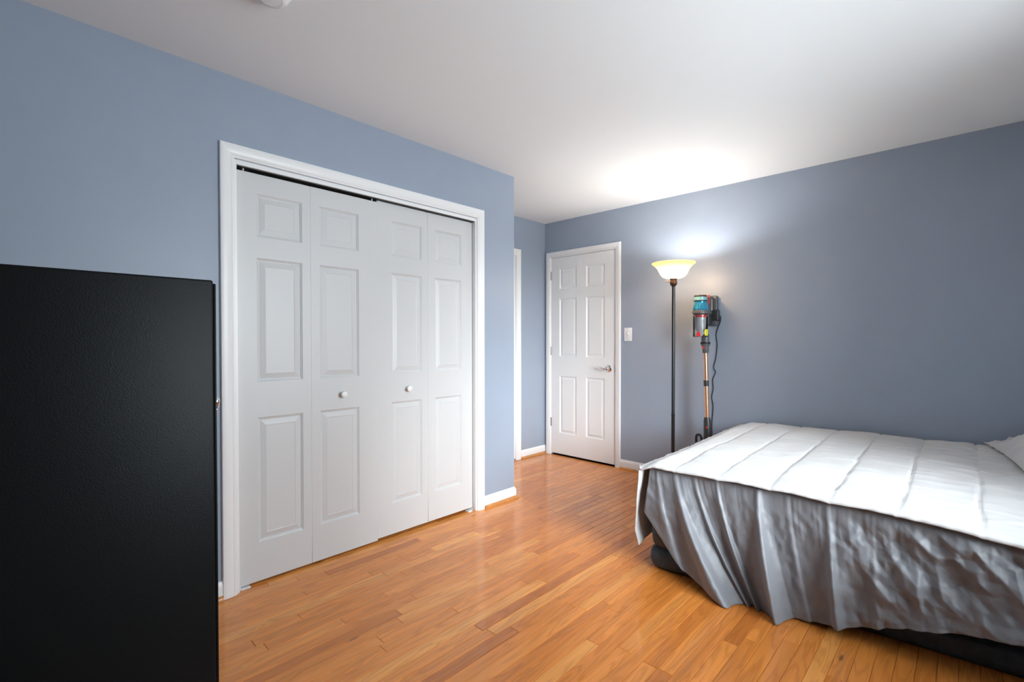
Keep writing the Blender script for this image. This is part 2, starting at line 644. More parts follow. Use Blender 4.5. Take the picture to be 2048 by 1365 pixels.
t1 = casing('trim_1', wl3, 0.678, 2.336, 2.121, 0.062, 'white moulded casing framing the bifold closet doors')
for (p, q, r, s) in ((CL0, 0.752, 0, CLZ), (2.262, CL1, 0, CLZ), (0.752, 2.262, 2.034, CLZ)):
    bm = NB()
    box(bm, XL - TH, XL + 0.001, p, q, r, s, 0.001, 1)
    make('jamb', bm, M['trim'], parent=t1)
bm = NB()
box(bm, -2.575, -2.512, 0.753, 2.261, 2.0305, 2.034)
box(bm, -2.575, -2.573, 0.753, 2.261, 2.021, 2.0305)
make('track', bm, M['track'], parent=t1)
for yy in (0.775, 2.225):
    bm = NB()
    s = 1 if yy < 1 else -1
    box(bm, -2.556, -2.516, yy - 0.018, yy + 0.030 if s > 0 else yy + 0.018, 0.0, 0.0065, 0.001, 1)
    box(bm, -2.556, -2.516, (yy - 0.018) if s > 0 else yy + 0.014, (yy - 0.014) if s > 0 else yy + 0.018, 0.0, 0.022)
    make('floor_bracket', bm, M['plate'], parent=t1)

t2 = casing('trim_2', we3, -3.2505, -2.3568, 2.1238, 0.054, 'white moulded casing around the six-panel entry door')
for (p, q, r, s) in ((D30, -3.192, 0, D3Z), (-2.421, D31, 0, D3Z), (-3.192, -2.421, 2.063, D3Z)):
    bm = NB()
    box(bm, p, q, YE - 0.001, YE + TH, r, s, 0.001, 1)
    make('jamb', bm, M['trim'], parent=t2)

t3 = casing('trim_3', wa3, 2.690, 3.567, 2.113, 0.060, 'white casing of the side doorway, glimpsed past the wall corner')
for (p, q, r, s) in ((D40, 2.756, 0, D4Z), (3.501, D41, 0, D4Z), (2.756, 3.501, 2.046, D4Z)):
    bm = NB()
    box(bm, XA - TH, XA + 0.001, p, q, r, s, 0.001, 1)
    make('jamb', bm, M['trim'], parent=t3)

BASE = [(0, 0.0), (0.012, 0.0), (0.012, 0.060), (0.011, 0.068), (0.007, 0.076), (0.005, 0.083), (0, 0.085)]
SHOE = [(0.012, 0.0), (0.029, 0.0), (0.029, 0.006), (0.027, 0.013), (0.022, 0.018), (0.016, 0.020), (0.012, 0.020)]

def baseboard(name, segs, label):
    """segs: list of (start, end, nx, ny) in plan, wall face points, normal"""
    s0 = segs[0]
    root = empty(name, (s0[0][0], s0[0][1], 0), label, 'baseboard', 'structure')
    for (a, b, n, ea, eb) in segs:
        t = (Vector(b) - Vector(a)).normalized()
        for nm, pr, mt in (('board', BASE, 'trim'), ('shoe_moulding', SHOE, 'shoe')):
            bm = NB()
            sec = []
            for pt, e in ((a, -ea), (b, eb)):
                sec.append([Vector((pt[0] + n[0] * d + t.x * e * d, pt[1] + n[1] * d + t.y * e * d, z)) for d, z in pr])
            loft(bm, sec)
            make(nm, bm, M[mt], parent=root, smooth=30)
    return root

# e = +1 outside mitre, -1 inside mitre, 0 square
baseboard('baseboard_left', [((XL, 2.336), (XL, YC), (1, 0), 0, 1), ((XL, YC), (XA, YC), (0, 1), 1, -1)],
          'white baseboard with oak shoe between closet casing and wall corner')
baseboard('baseboard_cabinet', [((XL, YB), (XL, 0.678), (1, 0), -1, 0)],
          'white baseboard with oak shoe behind the black cabinet')
baseboard('baseboard_alcove', [((XA, 3.567), (XA, YE), (1, 0), 0, 0)],
          'short white baseboard in the alcove left of the entry door')
baseboard('baseboard_end', [((-2.3568, YE), (XR, YE), (0, -1), 0, -1)],
          'white baseboard with oak shoe running behind the bed')
baseboard('baseboard_right', [((XR, YE), (XR, YB), (-1, 0), -1, -1)],
          'white baseboard along the window wall at the bed head')
baseboard('baseboard_back', [((XR, YB), (XL, YB), (0, 1), -1, -1)],
          'white baseboard along the wall opposite the entry door')

# ------------------------------------------------------------------ panelled doors
RINGS = [(0.0, 0.0), (0.003, -0.0035), (0.006, -0.0045), (0.010, -0.0085), (0.014, -0.0090), (0.017, -0.0080),
         (0.040, -0.0018), (0.043, -0.0030)]

def leaf_bm(to3d, a0, a1, z0, z1, holes, thick):
    bm = NB()
    cache = {}
    def V(a, z, d):
        k = (round(a, 5), round(z, 5), round(d, 5))
        if k not in cache: cache[k] = bm.verts.new(to3d(a, z, d))
        return cache[k]
    xs = sorted({a0, a1} | {h[0] for h in holes} | {h[1] for h in holes})
    zs = sorted({z0, z1} | {h[2] for h in holes} | {h[3] for h in holes})
    r = 0.0015
    for p, q in zip(xs, xs[1:]):
        for s, t in zip(zs, zs[1:]):
            cx, cz = (p + q) / 2, (s + t) / 2
            if any(h[0] < cx < h[1] and h[2] < cz < h[3] for h in holes): continue
            bm.faces.new((V(p, s, 0), V(q, s, 0), V(q, t, 0), V(p, t, 0)))
    # eased edge, sides and back
    def ring(i, d):
        pts = [(x_, z0 + i) for x_ in xs] + [(a1 - i, z_) for z_ in zs[1:]] + [(x_, z1 - i) for x_ in xs[::-1][1:]] + [(a0 + i, z_) for z_ in zs[::-1][1:-1]]
        out = []
        for a, z in pts:
            a = min(max(a, a0 + i), a1 - i)
            z = min(max(z, z0 + i), z1 - i)
            out.append(V(a, z, d))
        return out
    R0, R1, R2 = ring(0, 0), ring(-r, -r), ring(-r, -thick)
    for A, B in ((R0, R1), (R1, R2)):
        n = len(A)
        for k in range(n):
            f = (A[k], A[(k + 1) % n], B[(k + 1) % n], B[k])
            if len(set(f)) == 4:
                bm.faces.new(f)
    bm.faces.new(R2[::-1])
    # pocket floor behind each panel keeps the leaf closed
    for h in holes:
        bm.faces.new([V(h[0], h[2], -0.011), V(h[1], h[2], -0.011), V(h[1], h[3], -0.011), V(h[0], h[3], -0.011)])
    return bm

def panel_bm(to3d, h):
    bm = NB()
    secs = []
    for i, d in RINGS:
        secs.append([to3d(h[0] + i, h[2] + i, d), to3d(h[1] - i, h[2] + i, d), to3d(h[1] - i, h[3] - i, d), to3d(h[0] + i, h[3] - i, d)])
    loft(bm, secs, close_ends=False)
    bm.verts.ensure_lookup_table()
    n = len(bm.verts)
    bm.faces.new([bm.verts[n - 4 + k] for k in range(4)])
    return bm

# bifold pairs in the closet, face at x = -2.530
XD = -2.530
ld3 = lambda a, z, d: Vector((XD + d, a, z))
ZROWS = [(0.205, 0.822), (0.998, 1.608), (1.712, 1.922)]
pairs = [
    ('door_1', 'left pair of white bifold closet doors, next to the black cabinet', 0.014, 2.017,
     [(0.758, 1.1115, 0.846, 1.068), (1.1135, 1.5055, 1.160, 1.389)], 1, 1.284, 0.0),
    ('door_2', 'right pair of white bifold closet doors, nearest the wall corner', 0.022, 2.027,
     [(1.5085, 1.8735, 1.605, 1.829), (1.8765, 2.256, 1.932, 2.158)], 0, 1.716, -0.004),
]
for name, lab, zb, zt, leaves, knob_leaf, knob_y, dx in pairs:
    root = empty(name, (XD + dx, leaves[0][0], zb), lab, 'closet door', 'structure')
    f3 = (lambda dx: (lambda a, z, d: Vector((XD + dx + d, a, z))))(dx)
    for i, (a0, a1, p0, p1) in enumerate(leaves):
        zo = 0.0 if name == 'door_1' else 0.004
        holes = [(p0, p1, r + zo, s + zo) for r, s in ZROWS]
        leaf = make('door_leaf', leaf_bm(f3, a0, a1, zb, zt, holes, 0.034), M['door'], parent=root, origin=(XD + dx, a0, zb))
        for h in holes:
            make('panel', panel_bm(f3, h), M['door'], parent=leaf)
        if i == knob_leaf:
            bm = NB()
            lathe(bm, [(0.011, 0.0), (0.011, 0.004), (0.0075, 0.007), (0.0075, 0.014), (0.013, 0.018), (0.017, 0.023), (0.0178, 0.028), (0.0165, 0.033), (0.012, 0.036), (0.0, 0.037)],
                  (XD + dx, knob_y, 0.903), 'X', 24)
            make('knob', bm, M['trim'], parent=leaf, smooth=40)
    pins = (0.790, 1.478) if name == 'door_1' else (1.530, 2.228)
    for py in pins:
        bm = NB()
        lathe(bm, [(0.0035, zt - 0.004), (0.0035, 2.0305)], (XD + dx - 0.006, py, 0), 'Z', 10)
        make('pivot_pin', bm, M['plate'], parent=root, smooth=40)

def six_panel_door(name, f3, a0, a1, z0, z1, cols, rows, label, hinge_side, knob_a, knob_z, flip):
    root = make(name, leaf_bm(f3, a0, a1, z0, z1, [(c[0], c[1], r[0], r[1]) for c in cols for r in rows], 0.035), M['trim'],
                origin=f3(a0, z0, 0), kind='structure', label=label, cat='door')
    for c in cols:
        for r in rows:
            make('panel', panel_bm(f3, (c[0], c[1], r[0], r[1])), M['trim'], parent=root)
    return root

cols3 = [(-3.084, -2.870), (-2.752, -2.539)]
rows3 = [(0.235, 0.830), (1.032, 1.632), (1.734, 1.945)]
f3e = lambda a, z, d: Vector((a, YE + 0.004 - d, z))
d3 = six_panel_door('door_3', f3e, -3.188, -2.4245, 0.018, 2.0595, cols3, rows3,
                    'white six-panel entry door with chrome lever and three hinges', 'L', 0, 0, 1)
for hz in (1.879, 1.091, 0.342):
    bm = NB()
    for k in range(3):
        lathe(bm, [(0.0062, hz - 0.045 + k * 0.0303), (0.0062, hz - 0.045 + k * 0.0303 + 0.029)], (-3.190, YE - 0.003, 0), 'Z', 12)
    box(bm, -3.207, -3.192, YE - 0.002, YE + 0.001, hz - 0.045, hz + 0.045)
    make('hinge', bm, M['nickel'], parent=d3, smooth=40)
ro = Vector((-2.486, YE + 0.004, 0.931))
bm = NB()
lathe(bm, [(0.034, 0.0), (0.034, -0.004), (0.031, -0.008), (0.026, -0.010), (0.022, -0.013), (0.016, -0.014), (0.013, -0.018), (0.012, -0.040), (0.014, -0.046), (0.015, -0.054), (0.010, -0.059), (0.0, -0.060)],
      ro, 'Y', 28)
handle = make('lever_handle', bm, M['chrome'], parent=d3, origin=ro, smooth=40)
bm = NB()
pts = [(-0.000, -0.050, 0.0), (-0.025, -0.054, -0.005), (-0.050, -0.055, 0.003), (-0.075, -0.054, 0.012), (-0.095, -0.052, 0.015), (-0.108, -0.051, 0.010), (-0.113, -0.050, 0.001)]
tube(bm, smooth_path([ro + Vector(p) for p in pts], 6), [lerp(0.0095, 0.0045, k / 36) for k in range(37)], 12)
make('lever', bm, M['chrome'], parent=handle, smooth=50)
bm = NB()
box(bm, -2.4243, -2.4213, YE - 0.001, YE + 0.006, 0.895, 0.965)
make('latch_plate', bm, M['nickel'], parent=d3)

f4 = lambda a, z, d: Vector((XA - 0.004 + d, a, z))
cols4 = [(2.862, 3.075), (3.190, 3.398)]
six_panel_door('door_4', f4, 2.759, 3.498, 0.018, 2.043, cols4, rows3,
               'white side door of the alcove, hidden behind the wall corner', 'L', 0, 0, 1)

# ------------------------------------------------------------------ windows
def window(name, f, a0, a1, z0, z1, label):
    root = empty(name, f(a0, z0, 0), label, 'window', 'structure')
    def fbox(nm, p, q, r, s, d0, d1, mt='trim'):
        bm = NB()
        A, B = f(p, r, d0), f(q, s, d1)
        box(bm, min(A.x, B.x), max(A.x, B.x), min(A.y, B.y), max(A.y, B.y), min(A.z, B.z), max(A.z, B.z))
        return make(nm, bm, M[mt], parent=root)
    w = 0.045
    for (p, q, r, s) in ((a0, a0 + w, z0, z1), (a1 - w, a1, z0, z1), (a0 + w, a1 - w, z0, z0 + w), (a0 + w, a1 - w, z1 - w, z1)):
        fbox('frame', p, q, r, s, -0.02, -0.09)
    zm, am = (z0 + z1) / 2, (a0 + a1) / 2
    fbox('meeting_rail', a0 + w, a1 - w, zm - 0.02, zm + 0.02, -0.03, -0.08)
    fbox('mullion', am - 0.02, am + 0.02, z0 + w, z1 - w, -0.028, -0.082)
    for (p, q) in ((a0 + w, am - 0.02), (am + 0.02, a1 - w)):
        for (r, s) in ((z0 + w, zm - 0.02), (zm + 0.02, z1 - w)):
            fbox('pane', p, q, r, s, -0.052, -0.056, 'glass')
    fbox('window_sill', a0 - 0.08, a1 + 0.08, z0 - 0.025, z0, 0.05, -0.02)
    c = 0.062
    for (p, q, r, s) in ((a0 - c, a0, z0, z1 + c), (a1, a1 + c, z0, z1 + c), (a0, a1, z1, z1 + c)):
        fbox('casing_board', p, q, r, s, 0.016, 0.0)
    return root
window('window_1', lambda a, z, d: Vector((XR - d, a, z)), *WIN_R, 'white double-hung window on the wall to the right of the bed')


# ------------------------------------------------------------------ black steel cabinet
cx1, cy1, cz1 = -1.070, 0.279, 1.321
cab = empty('steel_cabinet', (cx1 - 0.23, cy1 - 0.24, 0), 'tall black textured steel cabinet standing beside the closet doors', 'cabinet')
bm = NB()
box(bm, cx1 - 0.46, cx1, cy1 - 0.48, cy1, 0.0, cz1, 0.004, 3)
make('body', bm, M['cabinet'], parent=cab, smooth=40)
bm = NB()
box(bm, cx1 - 0.456, cx1 - 0.004, cy1 + 0.0005, cy1 + 0.0055, 0.05, cz1 - 0.006, 0.002, 2)
make('door', bm, M['cabinet'], parent=cab, smooth=40)
bm = NB()
lk = Vector((cx1 - 0.022, cy1 + 0.0055, 1.081))
lathe(bm, [(0.0095, 0.0), (0.0095, 0.003), (0.0085, 0.006), (0.0060, 0.0085), (0.0, 0.0095)], lk, 'Y', 20)
lock = make('lock', bm, M['chrome'], parent=cab, smooth=40)
bm = NB()
tube(bm, [lk + Vector((0.0, 0.007, -0.006)), lk + Vector((0.004, 0.006, -0.010)), lk + Vector((0.006, 0.002, -0.016))], 0.0016, 8)
make('key', bm, M['chrome'], parent=lock, smooth=40)

# ------------------------------------------------------------------ smoke detector, switch
sc_ = Vector((-1.788, 0.652, HC))
sd = empty('smoke_detector', sc_, 'round white smoke detector on the ceiling above the closet', 'smoke detector')
bm = NB()
lathe(bm, [(0.066, 0.0), (0.066, -0.010), (0.063, -0.016), (0.058, -0.019)], sc_, 'Z', 40)
make('base_ring', bm, M['plate'], parent=sd, smooth=40)
bm = NB()
lathe(bm, [(0.058, -0.019), (0.056, -0.028), (0.050, -0.034), (0.036, -0.037), (0.035, -0.0355), (0.034, -0.037), (0.0, -0.038)], sc_, 'Z', 40)
make('cover', bm, M['plate'], parent=sd, smooth=40)

sx0, sx1, sz0, sz1 = -2.320, -2.241, 1.194, 1.317
sw = empty('light_switch', ((sx0 + sx1) / 2, YE, (sz0 + sz1) / 2), 'white toggle light switch on the wall right of the entry door', 'light switch')
bm = NB()
box(bm, sx0, sx1, YE - 0.006, YE, sz0, sz1, 0.0025, 2)
make('cover_plate', bm, M['plate'], parent=sw, smooth=40)
bm = NB()
mz = (sz0 + sz1) / 2
mxs = (sx0 + sx1) / 2
loft(bm, [[(mxs - .005, YE - .006, mz - .012), (mxs + .005, YE - .006, mz - .012), (mxs + .005, YE - .006, mz + .012), (mxs - .005, YE - .006, mz + .012)],
          [(mxs - .004, YE - .017, mz + .004), (mxs + .004, YE - .017, mz + .004), (mxs + .004, YE - .015, mz + .013), (mxs - .004, YE - .015, mz + .013)]])
make('toggle', bm, M['plate'], parent=sw)
for dz in (-0.030, 0.030):
    bm = NB()
    lathe(bm, [(0.003, -0.0075), (0.003, -0.006)], (mxs, YE, mz + dz), 'Y', 10)
    make('screw', bm, M['plate'], parent=sw)

# ------------------------------------------------------------------ torchiere lamp
LP = Vector((-1.655, 3.555, 0))
def zl(z): return CAMZ + (z - CAMZ) * 0.961
lamp = empty('floor_lamp', LP, 'lit torchiere floor lamp with black pole and amber glass bowl', 'lamp')
bm = NB()
lathe(bm, [(0.125, 0.0), (0.125, 0.012), (0.118, 0.018), (0.08, 0.026), (0.03, 0.036), (0.018, 0.05), (0.0, 0.05)], LP, 'Z', 40)
make('base', bm, M['pole'], parent=lamp, smooth=40)
bm = NB()
lathe(bm, [(0.0135, 0.045), (0.0135, 0.62), (0.0145, 0.622), (0.0145, 0.632), (0.0128, 0.634), (0.0122, zl(1.640))], LP, 'Z', 24)
make('pole', bm, M['pole'], parent=lamp, smooth=40)
bm = NB()
lathe(bm, [(r, zl(z)) for r, z in [(0.013, 1.632), (0.016, 1.638), (0.026, 1.650), (0.028, 1.664), (0.025, 1.676), (0.024, 1.686), (0.029, 1.694), (0.031, 1.698), (0.0, 1.699)]], LP, 'Z', 28)
sock = make('socket_cup', bm, M['bronze'], parent=lamp, smooth=40)
bm = NB()
tube(bm, [LP + Vector((-0.020, -0.018, zl(1.672))), LP + Vector((-0.050, -0.045, zl(1.675)))], 0.0028, 8)
make('switch_knob', bm, M['bronze'], parent=sock, smooth=40)
bm = NB()
sp = [(0.030, 1.6985), (0.062, 1.702), (0.085, 1.712), (0.101, 1.730), (0.112, 1.752), (0.124, 1.775), (0.140, 1.795), (0.156, 1.809), (0.168, 1.818),
      (0.169, 1.822), (0.165, 1.822), (0.153, 1.813), (0.137, 1.799), (0.120, 1.778), (0.108, 1.754), (0.097, 1.733), (0.082, 1.716), (0.060, 1.706), (0.030, 1.7025)]
sp = [(r * 0.96, zl(z)) for r, z in sp]
lathe(bm, sp, LP, 'Z', 64, cap=False)
make('glass_shade', bm, M['shade'], parent=lamp, smooth=True)
bm = NB()
lathe(bm, [(r, zl(z)) for r, z in [(0.014, 1.699), (0.014, 1.710), (0.020, 1.722), (0.028, 1.740), (0.030, 1.752), (0.026, 1.768), (0.016, 1.778), (0.0, 1.781)]], LP, 'Z', 20)
make('bulb', bm, M['bulb'], parent=lamp, smooth=True)

# ------------------------------------------------------------------ stick vacuum, dock, cord
VX, VY = -1.530, 3.765
vac = empty('stick_vacuum', (-1.505, 3.83, 0), 'cordless stick vacuum with teal cyclone and rose-gold wand on the wall', 'vacuum')
def vl(name, prof, mt, c=(VX, VY, 0), seg=32, par=None, sm=35, cap=True):
    bm = NB()
    lathe(bm, prof, c, 'Z', seg, cap)
    return make(name, bm, M[mt], parent=par or vac, smooth=sm)
vl('filter_cap', [(0.0465, 1.540), (0.0480, 1.545), (0.0480, 1.553), (0.046, 1.556), (0.0, 1.556)], 'vac_dark')
vl('filter_band', [(0.0490, 1.516), (0.0490, 1.541), (0.0, 1.541)], 'teal_light')
vl('seal_ring', [(0.0485, 1.508), (0.0500, 1.511), (0.0500, 1.514), (0.0485, 1.517)], 'vac_dark')
# faceted cyclone cones
cyc = vl('cyclone_core', [(0.044, 1.420), (0.050, 1.430), (0.044, 1.509), (0.0, 1.509)], 'teal', sm=None)
for k in range(12):
    a = 2 * math.pi * (k + 0.5) / 12
    rad = Vector((math.cos(a), math.sin(a), 0))
    tan = Vector((-math.sin(a), math.cos(a), 0))
    c = Vector((VX, VY, 0))
    bm = NB()
    secs = []
    for z, r, hw, dep in ((1.428, 0.052, 0.0045, 0.006), (1.448, 0.054, 0.0115, 0.009), (1.480, 0.0475, 0.0115, 0.007), (1.508, 0.0430, 0.0095, 0.005)):
        b = c + rad * (r - 0.006) + Vector((0, 0, z))
        secs.append([b - tan * hw, b - tan * hw * 0.55 + rad * dep, b + tan * hw * 0.55 + rad * dep, b + tan * hw])
    loft(bm, secs)
    make('cyclone_cone', bm, M['teal'], parent=cyc)
col = vl('cyclone_collar', [(0.050, 1.404), (0.0615, 1.412), (0.0625, 1.424), (0.0580, 1.436), (0.050, 1.438)], 'vac_grey')
vl('shroud', [(0.036, 1.405), (0.042, 1.390), (0.040, 1.300), (0.033, 1.285), (0.020, 1.262), (0.018, 1.236), (0.0, 1.236)], 'shroud')
vl('red_ring', [(0.0435, 1.383), (0.0445, 1.385), (0.0445, 1.398), (0.0435, 1.400)], 'vac_red')
vl('clear_bin', [(0.0555, 1.404), (0.0555, 1.232), (0.050, 1.228), (0.0, 1.228)], 'bin', cap=False)
def on_cyl(ang, r, z):
    return Vector((VX + r * math.cos(ang), VY + r * math.sin(ang), z))
def patch(name, a0, a1, r0, r1, z0, z1, mt, arch=False):
    bm = NB()
    n = 6
    secs = []
    for k in range(n + 1):
        a = lerp(a0, a1, k / n)
        top = z1 - (abs(2 * k / n - 1) ** 2.5 * 0.016 if arch else 0)
        secs.append([on_cyl(a, r0, z0), on_cyl(a, r1, z0), on_cyl(a, r1, top), on_cyl(a, r0, top)])
    loft(bm, secs)
    return make(name, bm, M[mt], parent=vac)
# camera sees the bin from roughly direction (+0.37, -0.93)
CA = math.atan2(-VY, -VX)
patch('bin_latch', CA - 0.52, CA + 0.02, 0.0545, 0.0590, 1.232, 1.268, 'vac_red', arch=True)
patch('warning_sticker', CA + 0.62, CA + 1.30, 0.0552, 0.0562, 1.238, 1.286, 'label_yellow')
for k in range(3):
    patch('sticker_print', CA + 0.80, CA + 0.90, 0.0562, 0.0565, 1.245 + k * 0.013, 1.252 + k * 0.013, 'label_ink')
patch('sticker_header', CA + 0.62, CA + 1.30, 0.0552, 0.0564, 1.286, 1.292, 'label_ink')
# motor body, handle, battery towards the wall
bm = NB()
box(bm, VX - 0.038, VX + 0.040, VY + 0.050, VY + 0.148, 1.405, 1.560, 0.014, 3)
body = make('motor_body', bm, M['vac_grey'], parent=vac, smooth=40)
bm = NB()
box(bm, VX - 0.012, VX + 0.041, VY + 0.046, VY + 0.100, 1.538, 1.561, 0.005, 2)
make('coral_trim', bm, M['vac_coral'], parent=body, smooth=40)
bm = NB()
box(bm, VX + 0.038, VX + 0.043, VY + 0.062, VY + 0.082, 1.490, 1.535, 0.002, 2)
make('trigger', bm, M['vac_red'], parent=body, smooth=40)
bm = NB()
box(bm, VX + 0.0385, VX + 0.0415, VY + 0.125, VY + 0.131, 1.44, 1.53, 0.001, 1)
make('body_highlight_strip', bm, M['plate'], parent=body)
bm = NB()
box(bm, VX - 0.030, VX + 0.036, VY + 0.075, VY + 0.150, 1.316, 1.412, 0.010, 3)
make('battery', bm, M['vac_dark'], parent=vac, smooth=40)
# neck and wand
WX, WY = -1.506, 3.815
vl('neck', [(0.026, 1.150), (0.034, 1.162), (0.0355, 1.176), (0.030, 1.180), (0.031, 1.215), (0.027, 1.250), (0.0, 1.252)], 'vac_grey', (WX - 0.004, WY, 0))
vl('neck_ring', [(0.0350, 1.172), (0.0372, 1.175), (0.0372, 1.184), (0.0350, 1.187)], 'rubber', (WX - 0.004, WY, 0))
vl('wand_collar', [(0.0205, 1.100), (0.0235, 1.104), (0.0250, 1.150), (0.0, 1.152)], 'vac_grey', (WX - 0.002, WY, 0))
bm = NB()
tube(bm, [(WX - 0.010, WY - 0.023, 1.138), (WX - 0.010, WY - 0.028, 1.158)], 0.009, 10)
make('release_button', bm, M['vac_red'], parent=vac, smooth=40)
def wandpt(z):
    return Vector((lerp(WX - 0.004, WX + 0.016, (1.12 - z) / 0.66), WY, z))
def seg_tube(name, z0, z1, r, mt):
    bm = NB()
    tube(bm, [wandpt(z0), wandpt(z1)], r, 24)
    return make(name, bm, M[mt], parent=vac, smooth=40)
seg_tube('wand_tube', 1.105, 0.875, 0.0178, 'wand')
seg_tube('wand_joint', 0.884, 0.838, 0.0200, 'vac_dark')
seg_tube('wand_tube', 0.842, 0.585, 0.0178, 'wand')
bm = NB()
tube(bm, [wandpt(0.592), wandpt(0.580), wandpt(0.565), wandpt(0.34), wandpt(0.20)], [0.021, 0.024, 0.0275, 0.031, 0.026], 24)
make('wand_base', bm, M['vac_dark'], parent=vac, smooth=40)
bm = NB()
q = wandpt(0.515) + Vector((0.006, -0.026, 0))
tube(bm, [q, q + Vector((0.003, -0.006, 0))], 0.008, 10)
make('release_button', bm, M['vac_red'], parent=vac, smooth=40)
# cleaner head clipped beside the wand, and the floor head below
bm = NB()
tube(bm, smooth_path([(-1.545, 3.80, 0.20), (-1.570, 3.80, 0.36), (-1.573, 3.80, 0.430), (-1.555, 3.80, 0.447), (-1.535, 3.80, 0.43), (-1.515, 3.81, 0.33)], 6), 0.010, 10)
make('hose_loop', bm, M['rubber'], parent=vac, smooth=50)
bm = NB()
box(bm, -1.615, -1.375, 3.765, 3.875, 0.0, 0.075, 0.02, 3)
tube(bm, [wandpt(0.21), (-1.492, 3.82, 0.06)], 0.024, 16)
make('floor_head', bm, M['vac_dark'], parent=vac, smooth=40)

dock = empty('charging_dock', (-1.50, YE, 1.34), 'dark grey wall dock behind the stick vacuum', 'vacuum dock')
bm = NB()
box(bm, -1.530, -1.462, 3.920, YE, 1.318, 1.560, 0.010, 3)
make('back_plate', bm, M['vac_grey'], parent=dock, smooth=40)
bm = NB()
box(bm, -1.527, -1.449, 3.9175, YE, 1.352, 1.450, 0.012, 3)
make('cradle', bm, M['vac_dark'], parent=dock, smooth=40)
bm = NB()
cpts = [(-1.4425, 3.945, 1.398), (-1.443, 3.953, 1.362), (-1.478, 3.955, 1.254), (-1.470, 3.955, 1.165), (-1.481, 3.955, 1.052), (-1.498, 3.955, 0.982), (-1.482, 3.955, 0.942),
        (-1.505, 3.955, 0.880), (-1.500, 3.955, 0.807), (-1.512, 3.955, 0.737), (-1.500, 3.955, 0.66), (-1.51, 3.955, 0.50), (-1.50, 3.955, 0.34)]
tube(bm, smooth_path(cpts, 5), 0.0032, 8)
cord = make('charger_cord', bm, M['rubber'], origin=(-1.467, 3.955, 0.34), smooth=50,
            label='thin black charger cord hanging down the wall from the vacuum dock', cat='cord')
bm = NB()
box(bm, -1.535, -1.465, YE - 0.006, YE, 0.285, 0.400, 0.002, 2)
outlet = make('wall_outlet', bm, M['plate'], origin=(-1.5, YE, 0.34), label='white wall outlet low behind the bed and vacuum', cat='outlet', smooth=40)
bm = NB()
box(bm, -1.520, -1.480, YE - 0.045, YE - 0.006, 0.322, 0.362, 0.004, 2)
make('plug', bm, M['rubber'], parent=cord, smooth=40)

# ------------------------------------------------------------------ bed: air mattress, skirt, comforter, pillow
def rounded_quad(corners, inset, rad, n=6):
    """inset convex quad with rounded corners -> list of (x,y)"""
    P = [Vector(c) for c in corners]
    cen = sum(P, Vector((0, 0))) / 4
    lines = []
    for i in range(4):
        a, b = P[i], P[(i + 1) % 4]
        t = (b - a).normalized()
        nrm = Vector((-t.y, t.x))
        if nrm.dot(cen - a) < 0: nrm = -nrm
        lines.append((a + nrm * inset, t))
    out = []
    for i in range(4):
        (p, t), (q, u) = lines[i - 1], lines[i]
        den = t.x * u.y - t.y * u.x
        k = ((q.x - p.x) * u.y - (q.y - p.y) * u.x) / den
        c = p + t * k
        A, B = c - t * rad, c + u * rad
        for j in range(n + 1):
            s = j / n
            out.append((A * (1 - s) ** 2 + c * 2 * s * (1 - s) + B * s * s))
    return out

corners = [(-1.232, 2.322), (0.80, 2.500), (0.80, 3.900), (-1.225, 3.790)]
bm = NB()
prof = [(0.09, 0.0), (0.040, 0.0005), (0.020, 0.006), (0.005, 0.024), (0.0, 0.048), (0.002, 0.080), (0.008, 0.096), (0.022, 0.104), (0.026, 0.108),
        (0.020, 0.114), (0.010, 0.130), (0.005, 0.19), (0.006, 0.27), (0.012, 0.36), (0.026, 0.42), (0.050, 0.455), (0.09, 0.475), (0.14, 0.482)]
secs = []
for inset, z in prof:
    secs.append([Vector((p.x, p.y, z)) for p in rounded_quad(corners, inset, 0.085 - inset * 0.3, 8)])
loft(bm, secs)
mattress = make('air_mattress', bm, M['mattress'], origin=(-0.2, 3.12, 0), smooth=50,
                label='dark navy flocked air mattress under the grey bed skirt', cat='mattress')

# --- bed skirt
HEM = [  # x_top, hem x, hem y, hem z
    (-1.225, -1.240, 2.318, 0.292), (-1.20, -1.13, 2.300, 0.185), (-1.17, -1.010, 2.285, 0.068), (-1.12, -0.880, 2.262, 0.018), (-1.07, -0.772, 2.238, 0.004),
    (-1.01, -0.722, 2.300, 0.004), (-0.93, -0.690, 2.318, 0.004), (-0.80, -0.640, 2.285, 0.004), (-0.70, -0.592, 2.258, 0.004), (-0.645, -0.535, 2.318, 0.006),
    (-0.56, -0.470, 2.325, 0.014), (-0.44, -0.388, 2.306, 0.034), (-0.30, -0.265, 2.312, 0.075), (-0.17, -0.152, 2.304, 0.124), (0.0, 0.010, 2.305, 0.170),
    (0.13, 0.141, 2.300, 0.199), (0.30, 0.305, 2.300, 0.225), (0.80, 0.80, 2.310, 0.25)]
RID = [(-1.180, 0.020, 0.020), (-1.085, 0.048, 0.030), (-0.985, 0.022, 0.020), (-0.880, 0.036, 0.030), (-0.690, 0.052, 0.032), (-0.575, 0.012, 0.026),
       (-0.415, 0.036, 0.026), (-0.27, 0.012, 0.02), (-0.13, 0.020, 0.025), (0.03, 0.016, 0.03), (0.17, 0.020, 0.03), (0.36, 0.018, 0.04), (0.55, 0.016, 0.04)]

def catmull_tab(tab, x):
    n = len(tab)
    if x <= tab[0][0]: return tab[0][1:]
    if x >= tab[-1][0]: return tab[-1][1:]
    for i in range(n - 1):
        if x <= tab[i + 1][0]:
            t = (x - tab[i][0]) / (tab[i + 1][0] - tab[i][0])
            t2 = t * t * (3 - 2 * t) * 0.5 + t * 0.5
            return tuple(lerp(a, b, t2) for a, b in zip(tab[i][1:], tab[i + 1][1:]))

